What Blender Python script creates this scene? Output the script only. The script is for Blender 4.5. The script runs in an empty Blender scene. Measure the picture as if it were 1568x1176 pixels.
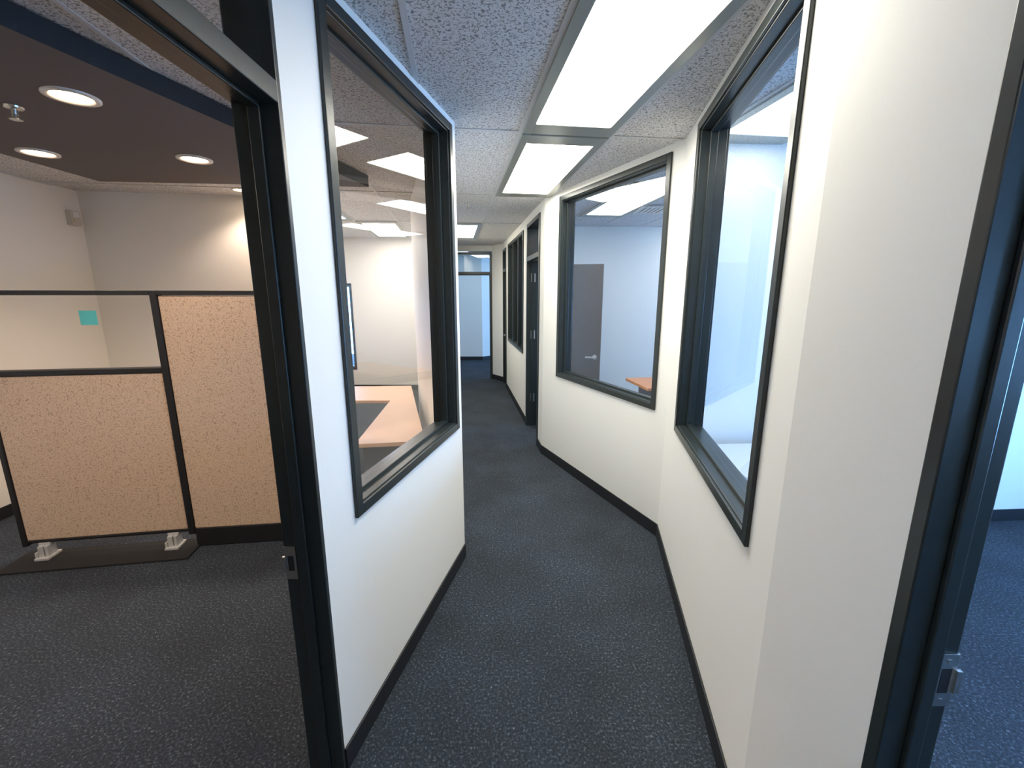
import bpy, math
from mathutils import Vector
H=2.7275
scn=bpy.context.scene
# ---------------------------------------------------------------- materials
def newmat(name):
    m=bpy.data.materials.new(name); m.use_nodes=True
    nt=m.node_tree; b=nt.nodes['Principled BSDF']
    return m,nt,b
def simple(name,col,rough=.5,metal=0,bump=0,bscale=60,var=0):
    m,nt,b=newmat(name)
    b.inputs['Base Color'].default_value=(*col,1); b.inputs['Roughness'].default_value=rough
    b.inputs['Metallic'].default_value=metal
    tc=nt.nodes.new('ShaderNodeTexCoord')
    n=nt.nodes.new('ShaderNodeTexNoise'); n.inputs['Scale'].default_value=bscale; n.inputs['Detail'].default_value=4
    nt.links.new(tc.outputs['Object'],n.inputs['Vector'])
    if bump:
        bp=nt.nodes.new('ShaderNodeBump'); bp.inputs['Strength'].default_value=bump; bp.inputs['Distance'].default_value=.01
        nt.links.new(n.outputs['Fac'],bp.inputs['Height']); nt.links.new(bp.outputs['Normal'],b.inputs['Normal'])
    if var:
        r=nt.nodes.new('ShaderNodeMix'); r.data_type='RGBA'
        r.inputs[6].default_value=(*[c*(1-var) for c in col],1); r.inputs[7].default_value=(*[min(1,c*(1+var)) for c in col],1)
        nt.links.new(n.outputs['Fac'],r.inputs[0]); nt.links.new(r.outputs[2],b.inputs['Base Color'])
    return m
M={}
M['wall']=simple('wall_paint_cream',(.88,.86,.80),.6,bump=.02,bscale=90,var=.012)
M['frame']=simple('frame_dark_green_grey',(.019,.026,.026),.30,bump=.03,bscale=40,var=.3)
M['base']=simple('baseboard_rubber',(.012,.014,.018),.55)
M['metal']=simple('brushed_metal',(.6,.6,.58),.3,1,var=.1)
M['foot']=simple('cast_aluminium_foot',(.55,.54,.52),.45,.25,var=.1)
M['troffer']=simple('troffer_frame_metal',(.34,.36,.33),.35,.4)
M['tbar']=simple('ceiling_tbar',(.62,.62,.62),.5)
M['leaf']=simple('door_leaf_grey_brown',(.10,.095,.10),.2,var=.2,bscale=20)
M['cubframe']=simple('cubicle_frame_black',(.012,.012,.014),.45)
M['plate']=simple('base_plate_black',(.010,.010,.011),.85)
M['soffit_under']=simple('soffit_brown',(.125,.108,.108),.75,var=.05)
M['soffit_edge']=simple('soffit_edge_blue',(.010,.014,.017),.6)
M['note']=simple('sticky_note_teal',(.10,.52,.50),.7)
M['wood']=simple('desk_laminate_peach',(.68,.45,.31),.4,var=.1,bscale=9)
M['wood2']=simple('cabinet_orange_wood',(.62,.24,.09),.4,var=.15,bscale=9)
M['greypaint']=simple('cabinet_side_grey',(.10,.11,.14),.5)
M['white']=simple('white_laminate',(.8,.8,.8),.35)
M['sensor']=simple('sensor_plastic',(.65,.6,.52),.5)
M['white_metal']=simple('downlight_trim',(.75,.72,.68),.35,.2)
def carpet():
    m,nt,b=newmat('carpet_navy_charcoal')
    b.inputs['Roughness'].default_value=.95
    tc=nt.nodes.new('ShaderNodeTexCoord')
    n=nt.nodes.new('ShaderNodeTexNoise'); n.inputs['Scale'].default_value=88; n.inputs['Detail'].default_value=5; n.inputs['Roughness'].default_value=.75
    nt.links.new(tc.outputs['Object'],n.inputs['Vector'])
    r=nt.nodes.new('ShaderNodeValToRGB'); e=r.color_ramp.elements
    e[0].position=.41; e[0].color=(.009,.014,.021,1); e[1].position=.71; e[1].color=(.23,.265,.30,1)
    k=e.new(.57); k.color=(.030,.041,.058,1)
    nt.links.new(n.outputs['Fac'],r.inputs['Fac'])
    n2=nt.nodes.new('ShaderNodeTexNoise'); n2.inputs['Scale'].default_value=2.2; n2.inputs['Detail'].default_value=3
    nt.links.new(tc.outputs['Object'],n2.inputs['Vector'])
    mr=nt.nodes.new('ShaderNodeMapRange'); mr.inputs[1].default_value=.3; mr.inputs[2].default_value=.7; mr.inputs[3].default_value=.74; mr.inputs[4].default_value=1.26
    nt.links.new(n2.outputs['Fac'],mr.inputs[0])
    mx=nt.nodes.new('ShaderNodeVectorMath'); mx.operation='SCALE'
    nt.links.new(r.outputs['Color'],mx.inputs[0]); nt.links.new(mr.outputs[0],mx.inputs['Scale'])
    nt.links.new(mx.outputs[0],b.inputs['Base Color'])
    bp=nt.nodes.new('ShaderNodeBump'); bp.inputs['Strength'].default_value=.4; bp.inputs['Distance'].default_value=.005
    nt.links.new(n.outputs['Fac'],bp.inputs['Height']); nt.links.new(bp.outputs['Normal'],b.inputs['Normal'])
    return m
M['carpet']=carpet()
def tile():
    m,nt,b=newmat('ceiling_tile_fissured')
    b.inputs['Roughness'].default_value=.9
    tc=nt.nodes.new('ShaderNodeTexCoord')
    n=nt.nodes.new('ShaderNodeTexNoise'); n.inputs['Scale'].default_value=95; n.inputs['Detail'].default_value=3; n.inputs['Roughness'].default_value=.6
    n.inputs['Distortion'].default_value=.8
    nt.links.new(tc.outputs['Object'],n.inputs['Vector'])
    r=nt.nodes.new('ShaderNodeValToRGB'); e=r.color_ramp.elements
    e[0].position=.41; e[0].color=(.27,.265,.265,1); e[1].position=.49; e[1].color=(.76,.745,.74,1)
    nt.links.new(n.outputs['Fac'],r.inputs['Fac']); nt.links.new(r.outputs['Color'],b.inputs['Base Color'])
    return m
M['tile']=tile()
def fabric():
    m,nt,b=newmat('cubicle_fabric_tan')
    b.inputs['Roughness'].default_value=.95
    tc=nt.nodes.new('ShaderNodeTexCoord')
    n=nt.nodes.new('ShaderNodeTexNoise'); n.inputs['Scale'].default_value=120; n.inputs['Detail'].default_value=4
    nt.links.new(tc.outputs['Object'],n.inputs['Vector'])
    r=nt.nodes.new('ShaderNodeValToRGB'); e=r.color_ramp.elements
    e[0].position=.34; e[0].color=(.36,.25,.17,1); e[1].position=.5; e[1].color=(.62,.455,.32,1)
    nt.links.new(n.outputs['Fac'],r.inputs['Fac']); nt.links.new(r.outputs['Color'],b.inputs['Base Color'])
    return m
M['fabric']=fabric()
def glass(name,tint,pw=4.2,base=.09):
    m=bpy.data.materials.new(name); m.use_nodes=True; nt=m.node_tree; nt.nodes.clear()
    o=nt.nodes.new('ShaderNodeOutputMaterial'); mx=nt.nodes.new('ShaderNodeMixShader')
    t=nt.nodes.new('ShaderNodeBsdfTransparent'); t.inputs[0].default_value=(*tint,1)
    g=nt.nodes.new('ShaderNodeBsdfGlossy'); g.inputs['Roughness'].default_value=.0
    f=nt.nodes.new('ShaderNodeLayerWeight'); f.inputs['Blend'].default_value=.5
    p=nt.nodes.new('ShaderNodeMath'); p.operation='POWER'; p.inputs[1].default_value=pw
    a=nt.nodes.new('ShaderNodeMath'); a.operation='MULTIPLY_ADD'; a.inputs[1].default_value=.85; a.inputs[2].default_value=base
    nt.links.new(f.outputs['Facing'],p.inputs[0]); nt.links.new(p.outputs[0],a.inputs[0])
    nt.links.new(a.outputs[0],mx.inputs[0]); nt.links.new(t.outputs[0],mx.inputs[1]); nt.links.new(g.outputs[0],mx.inputs[2])
    nt.links.new(mx.outputs[0],o.inputs[0]); return m
M['glass']=glass('clear_glass',(.95,.965,.965))
M['glass2']=glass('cubicle_glazing',(.99,.985,.98),5,.075)
def emis(name,col,s):
    m=bpy.data.materials.new(name); m.use_nodes=True; nt=m.node_tree; nt.nodes.clear()
    o=nt.nodes.new('ShaderNodeOutputMaterial'); e=nt.nodes.new('ShaderNodeEmission')
    e.inputs[0].default_value=(*col,1); e.inputs[1].default_value=s
    nt.links.new(e.outputs[0],o.inputs[0]); return m
M['lens']=emis('troffer_lens_lit',(1,.96,.855),19)
M['lens_warm']=emis('troffer_lens_warm',(1,.89,.81),17)
M['lens_cool']=emis('troffer_lens_cool',(.90,.96,1),8)
M['lens_dim']=emis('troffer_lens_dim_cool',(.62,.82,1),4.5)
M['bulb']=emis('downlight_bulb_warm',(1,.72,.46),28)
# ---------------------------------------------------------------- mesh helpers
class MB:
    def __init__(s): s.v=[];s.f=[];s.mi=[];s.mats=[]
    def m(s,k):
        if k not in s.mats: s.mats.append(k)
        return s.mats.index(k)
    def hexa(s,pts,k):  # 8 pts: bottom 4, top 4 (ccw)
        b=len(s.v); s.v+= [tuple(p) for p in pts]
        for q in ((0,3,2,1),(4,5,6,7),(0,1,5,4),(1,2,6,5),(2,3,7,6),(3,0,4,7)):
            s.f.append(tuple(b+i for i in q)); s.mi.append(s.m(k))
    def box(s,x0,x1,y0,y1,z0,z1,k,T=None):
        P=[(x0,y0,z0),(x1,y0,z0),(x1,y1,z0),(x0,y1,z0),(x0,y0,z1),(x1,y0,z1),(x1,y1,z1),(x0,y1,z1)]
        if T: P=[T(*p) for p in P]
        s.hexa(P,k)
    def quad(s,P,k):
        b=len(s.v); s.v+=[tuple(p) for p in P]; s.f.append(tuple(range(b,b+len(P)))); s.mi.append(s.m(k))
    def lathe(s,cx,cy,prof,k,n=32):  # prof list of (r,z)
        b=len(s.v)
        for r,z in prof:
            for i in range(n):
                a=2*math.pi*i/n; s.v.append((cx+r*math.cos(a),cy+r*math.sin(a),z))
        for j in range(len(prof)-1):
            for i in range(n):
                i2=(i+1)%n
                s.f.append((b+j*n+i,b+j*n+i2,b+(j+1)*n+i2,b+(j+1)*n+i)); s.mi.append(s.m(k))
    def prism(s,poly,z0,z1,k,kside=None):
        b=len(s.v);n=len(poly)
        for z in (z0,z1):
            for x,y in poly: s.v.append((x,y,z))
        s.f.append(tuple(b+i for i in range(n))[::-1]); s.mi.append(s.m(k))
        s.f.append(tuple(b+n+i for i in range(n))); s.mi.append(s.m(k))
        for i in range(n):
            j=(i+1)%n; s.f.append((b+i,b+j,b+n+j,b+n+i)); s.mi.append(s.m(kside or k))
    def obj(s,name,parent=None,bevel=0,smooth=False):
        me=bpy.data.meshes.new(name); me.from_pydata(s.v,[],s.f)
        for k in s.mats: me.materials.append(M[k])
        for i,p in enumerate(me.polygons): p.material_index=s.mi[i]; p.use_smooth=smooth
        me.update()
        o=bpy.data.objects.new(name,me); scn.collection.objects.link(o)
        import bmesh
        bm=bmesh.new(); bm.from_mesh(me); bmesh.ops.recalc_face_normals(bm,faces=bm.faces) if len(s.f)>1 else None; bm.to_mesh(me); bm.free()
        if bevel:
            bv=o.modifiers.new('bevel','BEVEL'); bv.width=bevel; bv.segments=2; bv.limit_method='ANGLE'
        if parent: o.parent=parent
        return o
def empty(name):
    o=bpy.data.objects.new(name,None); scn.collection.objects.link(o); return o
def frameT(p,q,side):
    p=Vector(p);q=Vector(q);d=(q-p);L=d.length;d/=L
    n=Vector((-d.y,d.x))*side
    return (lambda s,t,z:(p.x+d.x*s+n.x*t,p.y+d.y*s+n.y*t,z)),L
TH=.13
def wall(name,p,q,side,ops=(),bb=None,th=TH,both=True,z1=H):
    T,L=frameT(p,q,side); mb=MB(); base=MB()
    cur=0
    for (a,b,z0,zt) in sorted(ops):
        if a>cur: mb.box(cur,a,0,th,0,z1,'wall',T)
        if z0>0: mb.box(a,b,0,th,0,z0,'wall',T)
        if zt<z1: mb.box(a,b,0,th,zt,z1,'wall',T)
        cur=b
    if cur<L: mb.box(cur,L,0,th,0,z1,'wall',T)
    mb.obj(name)
    if bb:
        cur=0; segs=[]
        for (a,b,z0,zt) in sorted(ops):
            if z0<.1: segs.append((cur,a)); cur=b
        segs.append((cur,L))
        for a,b in segs:
            if b-a<.01: continue
            base.box(a,b,-.009,-.0005,.001,.10,'base',T)
            if both: base.box(a,b,th+.0005,th+.009,.001,.10,'base',T)
        base.obj(bb,bevel=.002)
    return T,L
def ring(mb,s0,s1,z0,z1,w,t0,t1,k,T,bottom=True):
    mb.box(s0,s0+w,t0,t1,z0,z1,k,T); mb.box(s1-w,s1,t0,t1,z0,z1,k,T)
    mb.box(s0+w,s1-w,t0,t1,z1-w,z1,k,T)
    if bottom: mb.box(s0+w,s1-w,t0,t1,z0,z0+w,k,T)
def window(name,T,s0,s1,z0,z1,mull=(),th=TH,cw=.042,mat='frame'):
    e=empty(name)
    mb=MB()
    ring(mb,s0,s1,z0,z1,cw,-.014,0.0,mat,T)          # face casing
    ring(mb,s0+.012,s1-.012,z0+.012,z1-.012,.036,-.002,th+.002,mat,T)  # liner
    ring(mb,s0+.046,s1-.046,z0+.046,z1-.046,.016,.045,.085,mat,T)      # glazing stop
    ring(mb,s0,s1,z0,z1,cw,th,th+.014,mat,T)
    for m_ in mull: mb.box(m_-.025,m_+.025,.0,th,z0+.04,z1-.04,mat,T)
    mb.obj(name+'_frame',e,bevel=.003)
    g=MB(); t=.065; a,b,c,d=s0+.05,s1-.05,z0+.05,z1-.05
    g.quad([T(a,t,c),T(b,t,c),T(b,t,d),T(a,t,d)],'glass'); g.obj(name+'_glass',e)
    return e
# ---------------------------------------------------------------- key plan points
P0=(-.632,1.32);A=(-.325,2.70);A2=(-.95,4.9);LE=(-1.34,9.12)
Q=(.758,1.13);B=(1.085,2.95);C=(.335,4.68);E=(-.18,8.79);E2=(-.41,9.12)
# floor / ceiling
mb=MB(); mb.quad([(-6,-3.5,0),(6,-3.5,0),(6,13,0),(-6,13,0)],'carpet'); mb.obj('floor')
mb=MB(); mb.quad([(-6,-3.5,H),(-6,13,H),(6,13,H),(6,-3.5,H)],'tile'); mb.obj('ceiling')
# ceiling grid
ang=math.radians(7.5); ux,uy=math.cos(ang),math.sin(ang); G0=(.05,2.84); CU,CW=.565,1.72
def GT(u,w,z): return (G0[0]+u*ux-w*uy, G0[1]+u*uy+w*ux, z)
mb=MB()
for i in range(-10,11):
    u=i*CU; mb.box(u-.012,u+.012,-7,10.5,H-.006,H-.001,'tbar',GT)
for j in range(-4,7):
    w=j*CW; mb.box(-7,6,w-.012,w+.012,H-.0055,H-.001,'tbar',GT)
mb.obj('trim_ceiling_grid')
def troffer(c,r,mat='lens',iu=.065,iw=.16):
    e=empty('ceiling_light_panel')
    u0,w0=c*CU+.012,r*CW+.012; u1,w1=u0+CU-.024,w0+CW-.024
    mb=MB()
    z0,z1=H-.016,H-.001
    a=iu-.012;b=iw-.012
    mb.box(u0,u0+a,w0,w1,z0,z1,'troffer',GT); mb.box(u1-a,u1,w0,w1,z0,z1,'troffer',GT)
    mb.box(u0+a,u1-a,w0,w0+b,z0,z1,'troffer',GT); mb.box(u0+a,u1-a,w1-b,w1,z0,z1,'troffer',GT)
    mb.obj('housing',e,bevel=.003)
    l=MB(); z=H-.009
    l.quad([GT(u0+a,w0+b,z),GT(u0+a,w1-b,z),GT(u1-a,w1-b,z),GT(u1-a,w0+b,z)],mat); l.obj('lens',e)
for c,r in ((0,-1),(0,0),(-1,2),(0,-3)): troffer(c,r)  # last panel is unseen behind the camera, added to light the corridor there
for c,r in ((-4,1),(-3,2),(-8,-2)): troffer(c,r,'lens_warm')
for c,r in ((2,-1),(2,.6),(5,1),(3,3)): troffer(c,r,'lens_cool')
for c,r in ((-1,4),(1,4)): troffer(c,r,'lens_dim')
# ---------------------------------------------------------------- walls
# left window wall
T,L=wall('wall_left',P0,A,1,[(.195,1.327,.965,2.675)],'baseboard_left')
window('window_1',T,.184,1.338,.95,2.688)
wall('wall_left_return',A,A2,1,[],'baseboard_left_return')
wall('wall_left_far',A2,LE,1,[],'baseboard_left_far')
# left door wall (behind camera side)
wall('wall_left_near',(-.632,-3.3),(-.632,.36),1,[],'baseboard_left_near')
# right near pier + wall
wall('wall_right_pier',(.758,.74),Q,-1,[],'baseboard_right_pier',th=.10)
T1,L1=wall('wall_right_front',Q,B,-1,[(.19,1.465,.965,2.665)],'baseboard_right_front')
window('window_2',T1,.179,1.475,.95,2.678)
T2,L2=wall('wall_right_middle',B,C,-1,[(.12,1.56,.965,2.665)],'baseboard_right_middle')
window('window_3',T2,.108,1.572,.95,2.678)
dz=2.60
T3,L3=wall('wall_right_back',C,E,-1,[(.24,1.10,0,dz+.03),(1.43,3.19,.965,2.60),(3.52,4.06,0,dz)],'baseboard_right_back')
window('window_4',T3,1.42,3.20,.95,2.61,mull=(2.0,2.6))
wall('wall_right_near',(.758,-3.3),(.758,-.2),-1,[],'baseboard_right_near',th=.10)
# end
wall('wall_end_pier',E,E2,-1,[],'baseboard_end_pier')
TE,LE_=wall('wall_end',E2,LE,-1,[(.0,.93,0,2.62)],None)
# outer shell and rooms
wall('wall_back_left_room',(-4.1,4.37),(-2.42,4.607),1,[],'baseboard_back_left_room',both=False)
wall('wall_jog_left_room',(-2.42,4.607),(-3.7,8.0),1,[],'baseboard_jog_left_room',both=False)
TB,_=wall('wall_rear_left_room',(-3.9,8.0),(-1.1,8.0),1,[(.50,1.0,.4,1.95)],'baseboard_rear_left_room',both=False)
window('window_5',TB,.49,1.01,.39,1.96)
wall('wall_side_left_room',(-4.1,-3.3),(-4.1,4.4),1,[],'baseboard_side_left_room',both=False)
wall('wall_behind',(-4.2,-3.3),(5.3,-3.3),-1,[],None)
wall('wall_partition_right',(1.2,2.99),(5.2,3.27),1,[],'baseboard_partition_right',both=True)
wall('wall_rear_right_room',(.25,6.6),(5.2,6.6),1,[],'baseboard_rear_right_room',both=True)
TX,_=wall('wall_outer_right',(5.2,-3.3),(5.2,12.6),-1,[(.8,2.8,.8,2.3),(3.2,6.0,.5,2.4),(7.2,9.2,.8,2.3),(12.6,15.5,.5,2.5)],'baseboard_outer_right',both=False)
window('window_6',TX,.8,2.8,.8,2.3,mull=(1.8,)); window('window_7',TX,3.2,6.0,.5,2.4,mull=(4.6,))
window('window_8',TX,7.2,9.2,.8,2.3,mull=(8.2,)); window('window_9',TX,12.6,15.5,.5,2.5,mull=(14.1,))
wall('wall_far_room_back',(-4,11.75),(-.8,11.75),1,[],'baseboard_far_room_back',both=False)
wall('wall_far_room_angle',(-.8,11.75),(.2,12.6),1,[],'baseboard_far_room_angle',both=False)
wall('wall_far_room_rear',(.2,12.6),(5.2,12.6),1,[],None)
wall('wall_far_room_left',(-3,9.1),(-3,11.8),1,[],None)
wall('wall_far_room_front',(-1.34,9.12),(-3.1,9.12),-1,[],None)
wall('wall_far_room_front_right',(-.05,8.95),(5.2,8.95),1,[],None)
# ---------------------------------------------------------------- door frames
def doorframe(name,T,s0,s1,zh,ztop,th=TH,pr=.012,w=.045,transom=True,hh=.055):
    e=empty(name); mb=MB()
    for a,b in ((s0,s0+w),(s1-w,s1)):
        mb.box(a,b,-pr,th+.006,0,ztop,'frame',T)
        inn=1 if a==s0 else -1
        x=b if a==s0 else a
        lo,hi=sorted((x,x+inn*.012)); mb.box(lo,hi,th*.38,th*.66,0,zh,'frame',T)
    mb.box(s0+w,s1-w,-pr,th+.006,ztop-.045,ztop,'frame',T)
    mb.box(s0+w,s1-w,-pr,th+.006,zh,zh+hh,'frame',T)
    mb.box(s0+w,s1-w,th*.38,th*.66,zh-.012,zh,'frame',T)
    mb.obj(name+'_frame',e,bevel=.003)
    if transom:
        g=MB(); g.quad([T(s0+w,th*.5,zh+hh-.005),T(s1-w,th*.5,zh+hh-.005),T(s1-w,th*.5,ztop-.04),T(s0+w,th*.5,ztop-.04)],'glass'); g.obj(name+'_transom_glass',e)
    return e
TL,_=frameT((-.632,.36),(-.632,1.32),1)
eL=doorframe('door_frame_left',TL,0,.96,2.282,H-.001,th=.12,pr=.003,w=.022,hh=.055)
TR,_=frameT((.758,-.2),(.758,.745),-1)
eR=doorframe('door_frame_right',TR,0,.945,2.282,H-.001,th=.10,pr=.010,w=.03,hh=.05)
def strike(T,s,z,t,par):
    mb=MB()
    mb.box(s-.004,s,t-.018,t+.020,z-.06,z+.06,'metal',T)
    mb.box(s-.010,s-.003,t+.016,t+.026,z-.026,z+.026,'metal',T)
    mb.box(s-.0046,s-.0038,t-.010,t+.010,z-.028,z+.028,'base',T)
    for dz_ in (-.045,.045): mb.box(s-.0055,s-.004,t-.004,t+.004,z+dz_-.004,z+dz_+.004,'metal',T)
    mb.obj('strike_plate',par,bevel=.001)
strike(TL,.938,.90,.104,eL); strike(TR,.915,1.04,.086,eR)
e1=doorframe('door_frame_middle',T3,.23,1.11,2.18,dz+.03)
e2=doorframe('door_frame_back',T3,3.51,4.07,2.18,dz)
eE=doorframe('door_frame_end',TE,.0,.93,2.16,2.60)
# door leaves
def leaf(name,p,q,z1,handle=True):
    T,L=frameT(p,q,1); e=empty(name); mb=MB(); mb.box(0,L,0,.042,.012,z1,'leaf',T); mb.obj(name+'_leaf',e,bevel=.003)
    if handle:
        mb=MB()
        for sgn,t in ((-1,0),(1,.042)):
            s=L-.07; z=.98
            # rose
            pts=[];n=20
            for i in range(n):
                a=2*math.pi*i/n; pts.append((s+.03*math.cos(a),z+.03*math.sin(a)))
            b=len(mb.v)
            for tt in (t,t+sgn*.012):
                for (x,zz) in pts: mb.v.append(T(x,tt,zz))
            k=mb.m('metal')
            for i in range(n):
                j=(i+1)%n; mb.f.append((b+i,b+j,b+n+j,b+n+i)); mb.mi.append(k)
            mb.f.append(tuple(b+n+i for i in range(n))); mb.mi.append(k)
            lo,hi=sorted((t+sgn*.01,t+sgn*.055)); mb.box(s-.009,s+.009,lo,hi,z-.009,z+.009,'metal',T)
            lo,hi=sorted((t+sgn*.043,t+sgn*.058)); mb.box(s-.115,s+.012,lo,hi,z-.010,z+.010,'metal',T)
        mb.obj('lever_handle',e,bevel=.003)
h0=T3(1.06,.15,0); leaf('door_1',(h0[0],h0[1]),(1.13,5.52),2.14)
a0=T3(3.56,.09,0);a1=T3(4.02,.09,0); leaf('door_2',(a0[0],a0[1]),(a1[0],a1[1]),2.16)
# hinges on far jamb of the middle door
mb=MB()
for z in (1.25,1.98,.4):
    mb.box(1.055,1.068,.045,.10,z-.055,z+.055,'metal',T3)
mb.obj('jamb_hinges',e1,bevel=.002)
# ---------------------------------------------------------------- soffit with downlights
zs=H-.095
e=empty('ceiling_soffit')
mb=MB(); poly=[(-1.95,.3),(-1.17,3.80),(-3.20,3.62),(-3.1,.3)]
mb.prism(poly,zs,H-.007,'soffit_under','soffit_edge'); mb.obj('soffit_body',e)
def downlight(x,y,z,r=.10,en=60):
    e=empty('recessed_downlight')
    mb=MB(); mb.lathe(x,y,[(r,z-.001),(r,z-.008),(r*.78,z-.010),(r*.72,z-.002)],'white_metal'); mb.obj('trim_ring',e,smooth=True)
    mb=MB(); n=32; mb.quad([(x+r*.73*math.cos(-2*math.pi*i/n),y+r*.73*math.sin(-2*math.pi*i/n),z-.003) for i in range(n)],'bulb'); mb.obj('lamp_lens',e)
    l=bpy.data.lights.new('lamp','SPOT'); l.energy=en; l.color=(1,.78,.63); l.spot_size=2.2; l.spot_blend=.6; l.shadow_soft_size=.05
    o=bpy.data.objects.new('lamp',l); scn.collection.objects.link(o); o.location=(x,y,z-.02); o.parent=e
downlight(-1.94,2.13,zs); downlight(-2.92,2.91,zs); downlight(-2.05,3.04,zs); downlight(-2.52,4.32,H,.085,32); downlight(-2.6,1.2,zs)
def sprinkler(x,y,z):
    mb=MB(); mb.lathe(x,y,[(.001,z-.001),(.036,z-.001),(.034,z-.008),(.013,z-.012),(.011,z-.035),(.004,z-.037),(.004,z-.052),(.024,z-.054),(.024,z-.057),(.001,z-.058)],'metal',20)
    mb.box(x-.016,x-.011,y-.003,y+.003,z-.054,z-.02,'metal'); mb.box(x+.011,x+.016,y-.003,y+.003,z-.054,z-.02,'metal')
    mb.obj('fire_sprinkler',smooth=False)
sprinkler(-2.32,2.24,zs); sprinkler(-.47,4.94,H-.001)
# motion sensor
mb=MB(); T,_=frameT((-4.1,4.2),(-4.1,4.36),-1)
mb.box(.02,.11,-.004,.05,2.40,2.53,'sensor',T); mb.box(.03,.10,.05,.062,2.42,2.46,'sensor',T); mb.box(.035,.095,.05,.056,2.47,2.52,'white',T); mb.obj('motion_sensor',bevel=.006)
# HVAC vent
e=MB()
for i in range(6): e.box(1.45+i*.05,1.475+i*.05,5.05,5.4,H-.02,H-.007,'white_metal')
e.box(1.42,1.75,5.02,5.05,H-.022,H-.007,'white_metal'); e.box(1.42,1.75,5.4,5.43,H-.022,H-.007,'white_metal'); e.box(1.42,1.445,5.05,5.4,H-.022,H-.007,'white_metal'); e.box(1.73,1.75,5.05,5.4,H-.022,H-.007,'white_metal')
e.obj('ceiling_vent')
# ---------------------------------------------------------------- cubicle
e=empty('cubicle_partition')
Tc,Lc=frameT((-3.28,2.65),(-2.28,2.81),1)
Td,Ld=frameT((-2.28,2.81),(-1.30,2.93),1)
zt=1.80; zb=.14
mb=MB()
mb.box(-.03,.0,0,.06,.10,zt,'cubframe',Tc); mb.box(Lc-.02,Lc+.02,-.004,.064,.10,zt,'cubframe',Tc)
mb.box(0,Lc-.02,-.003,.063,zt-.03,zt,'cubframe',Tc); mb.box(0,Lc-.02,0,.06,1.27,1.305,'cubframe',Tc)
mb.box(0,Lc-.02,.005,.055,zb-.02,zb,'cubframe',Tc)
mb.box(.02,Ld,-.003,.063,zt-.03,zt,'cubframe',Td); mb.box(.02,Ld,.005,.055,.002,zb,'cubframe',Td); mb.box(Ld-.03,Ld,-.001,.061,.1,zt,'cubframe',Td)
mb.obj('cubicle_frame',e,bevel=.004)
mb=MB(); mb.box(.002,Lc-.022,.006,.054,zb,1.268,'fabric',Tc); mb.box(.022,Ld-.032,.006,.054,zb,zt-.032,'fabric',Td); mb.obj('fabric_panels',e,bevel=.008)
mb=MB(); mb.quad([Tc(0,.03,1.30),Tc(Lc-.02,.03,1.30),Tc(Lc-.02,.03,zt-.03),Tc(0,.03,zt-.03)],'glass2'); mb.obj('glazed_panel',e)
mb=MB(); mb.box(.565,.66,.024,.028,1.585,1.675,'note',Tc); mb.obj('sticky_note',e)
mb=MB()
for s in (.10,.89):
    mb.box(s-.035,s+.035,.000,.060,.100,.122,'foot',Tc)
    mb.box(s-.030,s+.002,-.02,.05,.025,.105,'foot',Tc); mb.box(s+.010,s+.030,-.02,.05,.025,.105,'foot',Tc)
    mb.box(s-.042,s+.042,-.045,.07,.013,.030,'foot',Tc)
    mb.box(s-.045,s-.032,-.03,.05,.03,.065,'foot',Tc)
mb.obj('support_feet',e,bevel=.003)
mb=MB(); mb.box(-.08,1.05,-.16,.10,.001,.014,'plate',Tc); mb.obj('base_plate',e,bevel=.003)
# ---------------------------------------------------------------- desks
def desk(name,poly,z,kt,ks,legs):
    e=empty(name); mb=MB(); mb.prism(poly,z-.03,z,kt); mb.obj('desktop',e,bevel=.004)
    mb=MB()
    for (x0,x1,y0,y1) in legs: mb.box(x0,x1,y0,y1,.002,z-.03,ks)
    mb.obj('desk_supports',e,bevel=.003)
desk('corner_desk',[(-.62,2.95),(-1.10,2.88),(-1.20,4.15),(-2.2,4.15),(-2.2,4.8),(-1.15,4.85)],.75,'wood','greypaint',[(-1.08,-.75,2.98,3.02),(-2.18,-2.14,4.2,4.75),(-1.27,-1.2,4.65,4.72)])
desk('office_cabinet',[(1.36,4.25),(2.6,4.45),(2.52,5.0),(1.28,4.8)],.85,'wood2','greypaint',[(1.42,2.45,4.48,4.76)])
desk('white_desk',[(1.35,2.25),(2.45,2.35),(2.42,2.95),(1.3,2.88)],.75,'white','greypaint',[(1.42,1.46,2.35,2.8),(2.3,2.34,2.4,2.85)])
# ---------------------------------------------------------------- world / camera
w=bpy.data.worlds.new('world'); scn.world=w; w.use_nodes=True
bg=w.node_tree.nodes['Background']; bg.inputs[0].default_value=(.21,.49,1.0,1); bg.inputs[1].default_value=19
cd=bpy.data.cameras.new('camera'); cd.sensor_width=36; cd.lens=664.45/1568*36; cd.clip_start=.02
co=bpy.data.objects.new('camera',cd); scn.collection.objects.link(co); co.location=(0,0,1.78)
co.rotation_euler=(math.pi/2-.20538,0,0); scn.camera=co
scn.view_settings.view_transform='Standard'
